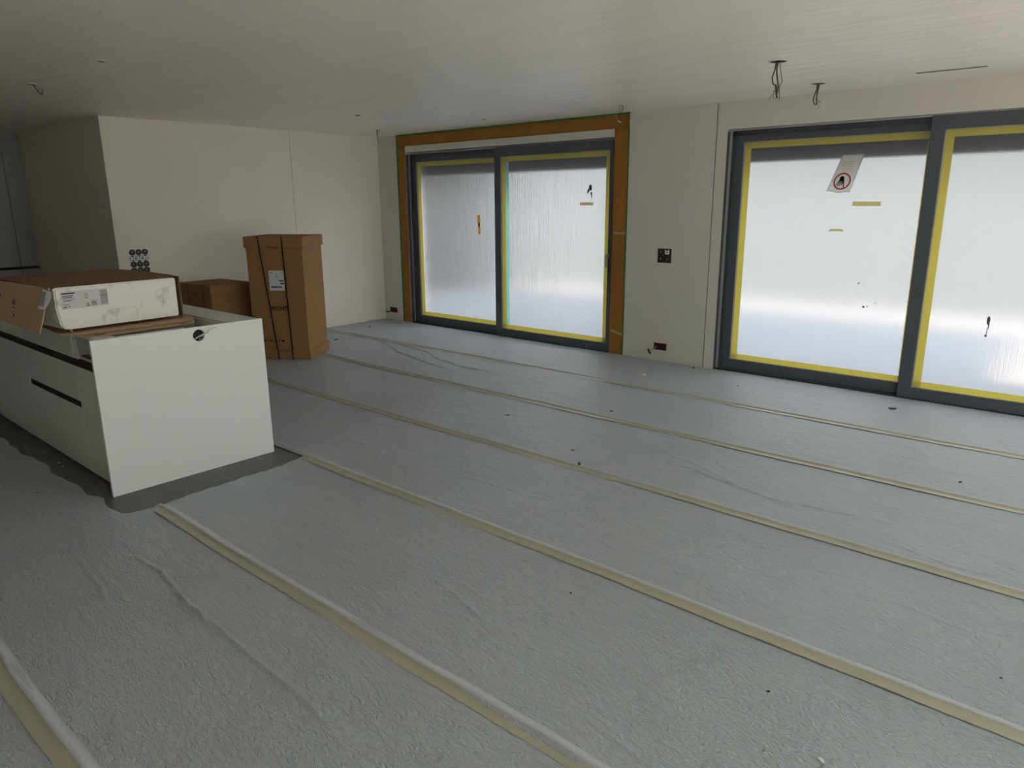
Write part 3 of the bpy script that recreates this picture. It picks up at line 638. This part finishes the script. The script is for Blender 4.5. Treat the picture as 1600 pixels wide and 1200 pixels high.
for k in range(5):
    obj('print_line', xform(box(-0.055 + k * .010, -0.049 + k * .010, -0.0018, -0.001, -0.085, 0.03), Matrix.Translation((0.03, -0.062, 0.205)) @ Matrix.Scale(0.72, 4) @ Matrix.Rotation(math.radians(24), 4, 'Z') @ Matrix.Rotation(math.radians(-12), 4, 'X') @ Matrix.Rotation(math.radians(12), 4, 'Y')), 'print_blue' if k == 4 else 'print_grey', tl)

sheet = thing('cardboard_sheet', 'flat brown cardboard sheet lying on the island under the carton', 'cardboard', (3.2, -4.8, 0.897))
b = bmesh.new()
prism(b, [(-0.55, -0.34), (0.33, -0.335), (0.50, -0.360), (0.545, -0.335), (0.515, 0.20), (0.455, 0.325), (0.36, 0.335), (0.33, 0.30), (0.30, 0.39), (0.20, 0.43), (0.05, 0.43), (-0.55, 0.42)], 'z', 0.0, 0.006)
obj('lower_sheet', b, 'carton_board', sheet)
b = bmesh.new(); prism(b, [(-0.6, -0.36), (0.36, -0.415), (0.44, -0.34), (0.43, 0.33), (0.33, 0.37), (-0.6, 0.40)], 'z', 0.0085, 0.014); obj('upper_sheet', b, 'cardboard_light', sheet)
b = bmesh.new(); prism(b, [(0.478, -0.28), (0.505, -0.285), (0.508, -0.22), (0.482, -0.215)], 'z', 0.0058, 0.0066); obj('slot', b, 'black_recess', sheet); b = bmesh.new(); prism(b, [(0.47, 0.22), (0.49, 0.22), (0.485, 0.27), (0.465, 0.27)], 'z', 0.0058, 0.0066)
obj('slot', b, 'black_recess', sheet)
b = bmesh.new(); prism(b, [(-0.10, -0.37), (0.33, -0.35), (0.33, -0.335), (-0.10, -0.35)], 'z', 0.014, 0.030); obj('folded_flap', b, 'carton_board', sheet)

# ------------------------------------------------------------------ cardboard boxes on the floor
def lidded_box(name, label, loc, rz, Wd, D, Hh, lid_h, base_h, straps, lip=0.016):
    """local origin: front right bottom corner of the body; x runs left (negative), y back"""
    t = thing(name, label, 'cardboard box', loc, rz)
    obj('body', box(-Wd, 0, 0, D, 0.02 if base_h else 0.0, Hh - 0.012, bev=0.004), 'cardboard', t)
    b = bmesh.new(); bx(b, -Wd - lip, lip, -lip, D + lip, Hh - lid_h, Hh, 0.005)
    lid = obj('lid', b, 'cardboard', t)
    notch = box(-Wd * 0.62, -Wd * 0.40, -lip - 0.0015, -lip + 0.004, Hh - lid_h - 0.001, Hh - lid_h + 0.013, bev=0.001); obj('lid_notch', notch, 'cardboard_edge', lid)
    if base_h:
        bs = obj('base_tray', box(-Wd - lip, lip, -lip, D + lip, 0.0, base_h, bev=0.005), 'cardboard', t)
        obj('tray_notch', box(-Wd * 0.55, -Wd * 0.33, -lip - 0.0015, -lip + 0.004, base_h - 0.012, base_h + 0.001, bev=0.001), 'cardboard_edge', bs)
    for (xt, xb) in straps:                          # black band: up the front, over the top, down the back
        b = bmesh.new(); q = lip + 0.0018; s = 0.0065
        prism(b, [(xb - s, 0.0), (xb + s, 0.0), (xt + s, Hh + 0.0015), (xt - s, Hh + 0.0015)], 'y', -q, -q + 0.0016)
        prism(b, [(xt - s, -q), (xt + s, -q), (xt + s, D + q), (xt - s, D + q)], 'z', Hh + 0.0002, Hh + 0.0018)
        prism(b, [(xb - s, 0.0), (xb + s, 0.0), (xt + s, Hh + 0.0015), (xt - s, Hh + 0.0015)], 'y', D + q - 0.0016, D + q)
        obj('strap', b, 'strap_black', t)
    return t
RZ = math.radians(35.6)
tb = lidded_box('tall_box', 'tall strapped cardboard box marked FRONT standing before the far wall', (1.585, -2.325, 0.006), RZ, 0.605, 0.56, 1.293, 0.115, 0.10, [(-0.463, -0.335), (-0.205, -0.182)])
o = obj('lettering', xform(text('FRONT', 0.060), Matrix.Translation((-0.300, -0.0012, 0.545))), 'print_black', tb)
lab = obj('delivery_label', box(-0.380, -0.217, -0.0022, -0.0004, 0.735, 0.945), 'label_white', tb, label='white delivery label')
for (x0, x1, z, h, m) in ((-0.325, -0.295, 0.925, .007, 'print_grey'), (-0.21, -0.19, 0.925, .006, 'print_grey'), (-0.235, -0.185, 0.832, .012, 'print_black'), (-0.220, -0.185, 0.804, .014, 'print_black'), (-0.325, -0.268, 0.766, .014, 'print_black'), (-0.268, -0.205, 0.766, .014, 'print_teal'), (-0.262, -0.25, 0.90, .006, 'print_grey'), (-0.27, -0.235, 0.876, .006, 'print_grey'), (-0.325, -0.318, 0.835, .006, 'print_grey')):
    obj('print_line', box(x0 - 0.04, x1 - 0.04, -0.0027, -0.0021, z, z + h), m, lab)
for (x0, x1, z, h) in ((-0.50, -0.478, 0.192, .02), (-0.47, -0.43, 0.19, .004), (-0.47, -0.43, 0.206, .004), (-0.425, -0.40, 0.192, .02), (-0.39, -0.345, 0.19, .004), (-0.39, -0.345, 0.208, .004), (-0.335, -0.315, 0.195, .012), (-0.30, -0.27, 0.19, .02)):
    obj('print_mark', box(x0, x1, -0.0016, -0.0002, z, z + h), 'print_black', tb)
b2 = lidded_box('low_box', 'lower strapped cardboard box half hidden behind the island and the tall box', (0.81, -2.96, 0.006), math.radians(4.5), 0.60, 0.48, 0.79, 0.10, 0.0, [(-0.13, -0.13), (-0.42, -0.42)])

# ------------------------------------------------------------------ electrical boxes on the walls
def insert(parent, kind, x, z, r=0.031):
    if kind == 'o':                                  # empty round flush box
        q = obj('flush_box', ring(bmesh.new(), x, z, r, r * 0.60, -0.008, 0.001, 20), 'black_plastic', parent)
        obj('base', prism(bmesh.new(), circ(x, z, r * 0.75, 16), 'y', -0.0012, 0.0), 'dark_plastic', q)
        obj('screw', prism(bmesh.new(), circ(x, z + 0.004, r * 0.26, 10), 'y', -0.004, -0.001), 'box_grey', q)
    elif kind == 'w':                                # socket insert with white frame plate
        q = obj('socket_insert', prism(bmesh.new(), circ(x, z, r * 0.97, 20), 'y', -0.004, 0.001), 'black_plastic', parent)
        obj('frame_plate', box(x - r * .78, x + r * .66, -0.012, -0.004, z - r * .60, z + r * .74, bev=.002), 'white_plastic', q)
        obj('contact', prism(bmesh.new(), circ(x - 0.001, z, r * 0.25, 8), 'y', -0.0128, -0.0115), 'black_plastic', q)
        obj('notch', box(x - r * .30, x + r * .22, -0.0128, -0.0115, z + r * .52, z + r * .82), 'black_plastic', q)
    else:
        q = obj('flush_box', ring(bmesh.new(), x, z, r, r * 0.66, -0.007, 0.001, 20), 'black_plastic', parent)
        obj('base', prism(bmesh.new(), circ(x, z, r * 0.73, 16), 'y', -0.0012, 0.0), 'black_plastic' if kind == 'k' else 'red_plastic', q)
        obj('screw', prism(bmesh.new(), circ(x + .004, z + 0.004, r * 0.28, 10), 'y', -0.004, -0.001), 'black_plastic' if kind == 'k' else 'red_plastic', q)
def outlet(label, loc, rz, x0, x1, z0, z1, cells, plate='box_grey'):
    t = thing('wall_outlet', label, 'wall outlet', loc, rz, 'unfinished wall outlets')
    obj('mounting_plate', box(x0, x1, -0.004, 0.0, z0, z1), plate, t)
    if plate == 'label_white':
        b = bmesh.new(); bx(b, x0 - .004, x1 + .004, -0.006, 0, z1, z1 + .005); bx(b, x0 - .005, x0, -0.006, 0, z0, z1); bx(b, x1, x1 + .005, -0.006, 0, z0, z1); obj('plaster_edge', b, 'white_plastic', t)
    for k, x, z in cells: 
        insert(t, k, x, z)
    return t
def push(t, dy):                                     # seat the inserts on the mounting plate
    for c in t.children:
        if c.name.split('.')[0] in ('flush_box', 'socket_insert'): c.location.y = dy
push(outlet('square four-gang outlet with one white insert on the wall between the windows', (4.49, 0, 1.02), 0, -0.076, 0.077, 0, 0.142, [('o', -.038, .105), ('w', .036, .106), ('o', -.038, .037), ('o', .036, .036)], 'dark_plastic'), -0.004)
lo = outlet('low red two-gang outlet near the floor between the windows', (4.487, 0, 0.118), 0, -0.075, 0.073, 0, 0.073, [('k', -.038, .036), ('r', .036, .036)], 'red_plastic'); push(lo, -0.004)
b = bmesh.new(); tube(b, spline([(-0.035, -0.004, 0.038), (-0.06, -0.03, 0.012), (-0.085, -0.05, -0.012), (-0.10, -0.05, -0.025)], 5), 0.005); obj('cable_tube', b, 'wire_grey', lo, smooth=True)
b = bmesh.new(); tube(b, [(-0.115, -0.05, 0.004), (-0.105, -0.05, -0.018), (-0.085, -0.045, -0.044)], 0.011, 8); obj('cable_cap', b, 'black_plastic', lo, smooth=True)
lo = outlet('low red two-gang outlet in the room corner by the paper-framed window', (0.19, 0, 0.112), 0, -0.075, 0.073, 0, 0.073, [('k', -.038, .036), ('r', .036, .036)], 'red_plastic'); push(lo, -0.004)
b = bmesh.new(); tube(b, spline([(-0.04, -0.004, 0.03), (-0.07, -0.03, 0.012), (-0.09, -0.05, 0.004), (-0.115, -0.05, 0.02)], 5), 0.008); obj('cable_cap', b, 'black_plastic', lo, smooth=True)
cells = []
for r in range(4):
    for c in range(3): cells.append(('w' if r == 1 else 'o', -0.066 + c * 0.066, 0.217 - r * 0.064))
push(outlet('large twelve-gang outlet with a row of white inserts behind the carton', (0, -3.318, 0.916), math.pi / 2, -0.099, 0.099, 0.0, 0.25, cells, 'label_white'), -0.004)

# ------------------------------------------------------------------ ceiling outlets with hanging wires
def wires(t, specs):
    for pts, r, m in specs: obj('wire', tube(bmesh.new(), spline(pts, 6), r), m, t, smooth=True)
def ceil_hole(label, x, y, r, specs, name='ceiling_outlet', rim=True):
    t = thing(name, label, 'ceiling outlet', (x, y, H), 0, 'open ceiling outlets')
    obj('opening', prism(bmesh.new(), circ(0, 0, r, 20), 'z', -0.0035, 0.0), 'hole_dark', t)
    if rim:
        b = xform(ring(bmesh.new(), 0, 0, r * 1.16, r * 0.98, -0.003, 0.003, 20), Matrix.Rotation(math.pi / 2, 4, 'X') ); xform(b, Matrix.Translation((0, 0, -0.003))); obj('rim', b, 'rim_white', t)
    wires(t, specs)
    return t
ceil_hole('ceiling outlet with the thickest bundle of hanging wires, right of the middle', 6.178, -1.657, 0.052, [
    ([(-.012, 0, 0), (-.018, .0, -.05), (-.03, .0, -.10), (-.022, 0, -.135), (-.004, .0, -.15), (0.0, 0, -.19)], .0042, 'wire_black'),
    ([(0, .004, 0), (-.006, 0, -.05), (.004, 0, -.11), (.012, 0, -.16), (.004, 0, -.20), (.012, 0, -.225)], .005, 'wire_black'),
    ([(.012, 0, 0), (.018, 0, -.05), (.03, 0, -.10), (.036, 0, -.13), (.022, 0, -.16), (.026, 0, -.235)], .0026, 'wire_brown'),
    ([(.0, .005, -.15), (-.004, 0, -.18), (-.022, 0, -.205), (-.04, 0, -.222), (-.045, 0, -.232)], .0026, 'wire_grey'),
    ([(.004, 0, -.16), (.012, 0, -.20), (.0, 0, -.235)], .0024, 'wire_yellow'), ([(.01, 0, -.16), (.022, 0, -.2), (.03, 0, -.245)], .0024, 'wire_grey'), ([(0, 0, -.14), (-.014, 0, -.18), (-.012, 0, -.23)], .0024, 'wire_yellow')])
ceil_hole('ceiling outlet with a looped wire and white connector above the right window', 6.056, -0.54, 0.05, [
    ([(-.008, 0, 0), (-.012, 0, -.05), (-.028, 0, -.10), (-.024, 0, -.14), (-.006, 0, -.155)], .004, 'wire_black'),
    ([(.006, 0, 0), (0, 0, -.05), (-.006, 0, -.10), (0, 0, -.155)], .0048, 'wire_black'), ([(0, 0, 0), (-.008, 0, -.06), (.004, 0, -.12), (.03, 0, -.14), (.022, 0, -.165), (.012, 0, -.18)], .003, 'wire_grey'),
    ([(.012, 0, -.165), (.045, 0, -.14), (.055, 0, -.15), (.045, 0, -.175), (.05, 0, -.19)], .006, 'cable_white'), ([(-.012, 0, -.165), (.004, 0, -.172)], .006, 'cable_white')])
ceil_hole('small ceiling outlet with curled wires above the corner of the brown paper', 4.261, -0.514, 0.03, [
    ([(0, 0, 0), (.012, 0, -.03), (0, 0, -.06), (.02, 0, -.09), (.015, 0, -.12), (-.03, 0, -.135)], .0034, 'wire_black'), ([(-.01, 0, 0), (-.03, 0, -.04), (-.06, 0, -.07), (-.055, 0, -.12), (-.03, 0, -.14)], .0028, 'wire_grey'), ([(-.02, 0, -.05), (-.05, 0, -.11)], .0028, 'wire_black'),
    ([(-.04, 0, -.14), (-.01, 0, -.15)], .006, 'cable_white')])
ceil_hole('ceiling outlet with one hooked wire in the far corner of the room', 0.803, -0.63, 0.03, [([(-.01, 0, 0), (-.012, 0, -.06), (0, 0, -.12), (.025, 0, -.15)], .006, 'wire_grey'), ([(0, 0, 0), (-.006, 0, -.05)], .004, 'wire_black')])
ceil_hole('ceiling outlet with a small wire coil near the kitchen niche', 1.735, -4.60, 0.035, [([(0, 0, 0), (.03, .03, -.03), (.02, .02, -.06), (.05, .05, -.075), (.04, .035, -.03)], .003, 'wire_grey'), ([(.01, 0, 0), (.025, .02, -.04), (.045, .04, -.07), (.055, .05, -.03)], .003, 'wire_black')])
ceil_hole('bare white-rimmed ceiling hole above the island carton', 3.046, -4.597, 0.028, [])
ceil_hole('tiny bare ceiling hole near the middle of the far wall', 1.865, -1.731, 0.026, [], rim=False)
ceil_hole('tiny bare ceiling hole above the paper-framed window', 2.504, -0.529, 0.018, [], rim=False)
vt = thing('slot_diffuser', 'thin dark slot vent in the ceiling above the right window', 'vent', (6.94, -0.508, H), math.radians(3.5))
obj('slot', box(-0.213, 0.213, -0.016, 0.016, -0.003, 0), 'slot_grey', vt)
b = bmesh.new(); bx(b, -0.216, 0.216, -0.020, -0.016, -0.004, 0); bx(b, -0.216, 0.216, 0.016, 0.020, -0.004, 0); obj('edge', b, 'liner_grey', vt)

# ------------------------------------------------------------------ scraps on the floor
def scrap(label, x, y, s, m, flat=0.35, n=9, z=0.0065):
    b = bmesh.new(); pts = [(math.cos(6.283 * i / n) * s * random.uniform(.6, 1.15), math.sin(6.283 * i / n) * s * 0.55 * random.uniform(.5, 1.2)) for i in range(n)]
    prism(b, pts, 'z', 0, s * flat); xform(b, Matrix.Rotation(random.uniform(0, 3), 4, 'Z'))
    tag(obj('scrap', b, m, loc=(x, y, z)), label, 'scrap', 'scraps on the floor covering')
scrap('black scrap on the fleece in front of the right window', 6.832, -0.413, 0.032, 'debris_black', .25)
scrap('dark crumb at the foot of the wall joint between the windows', 4.93, -0.10, 0.022, 'debris_black', .3)
scrap('dark sliver on the fleece left of the room middle, farther one', 4.586, -2.524, 0.022, 'debris_black', .15)
scrap('dark sliver on the fleece in the room middle', 5.465, -2.855, 0.016, 'debris_black', .15)
scrap('dark crumb on the fleece near the left end of the right window', 5.574, -0.5, 0.013, 'debris_black')
scrap('dark crumb on the fleece beside the tall box', 0.858, -1.48, 0.022, 'debris_black')
scrap('dark crumb beside the tape seam in front of the wall outlet', 5.15, -1.915, 0.016, 'debris_black')
scrap('white flake on the fleece below the low red outlet', 4.70, -0.68, 0.026, 'debris_white')
scrap('white flake at the bottom edge of the picture', 7.669, -4.600, 0.014, 'debris_white')
scrap('black crumb on the fleece at the right picture edge', 8.012, -3.802, 0.006, 'debris_black', .5)
scrap('small dark crumb in the right foreground', 7.427, -4.397, 0.007, 'debris_black', .5)
scrap('small dark crumb in the foreground middle', 6.54, -4.325, 0.007, 'debris_black', .5)
scrap('brown crumb stuck on the taped seam in the room middle', 5.681, -3.08, 0.016, 'debris_brown', .8, z=0.021)
scrap('dark fleck right of the room middle near the tape seam', 7.546, -1.835, 0.014, 'debris_black', .3)
scrap('dark crumb on the fleece in the far corner of the room', 0.42, -0.62, 0.018, 'debris_black', .4)
scrap('white flake on the bare tile beside the island drawers', 3.05, -5.19, 0.010, 'debris_white', .3, z=0.0)
scrap('second white flake on the bare tile nearer the island corner', 3.14, -5.20, 0.008, 'debris_white', .3, z=0.0)
scrap('small white flake on the fleece beside the island drawers', 3.35, -5.47, 0.006, 'debris_white', .3)
scrap('small black crumb on the fleece beside the island drawers', 3.52, -5.45, 0.006, 'debris_black', .4)
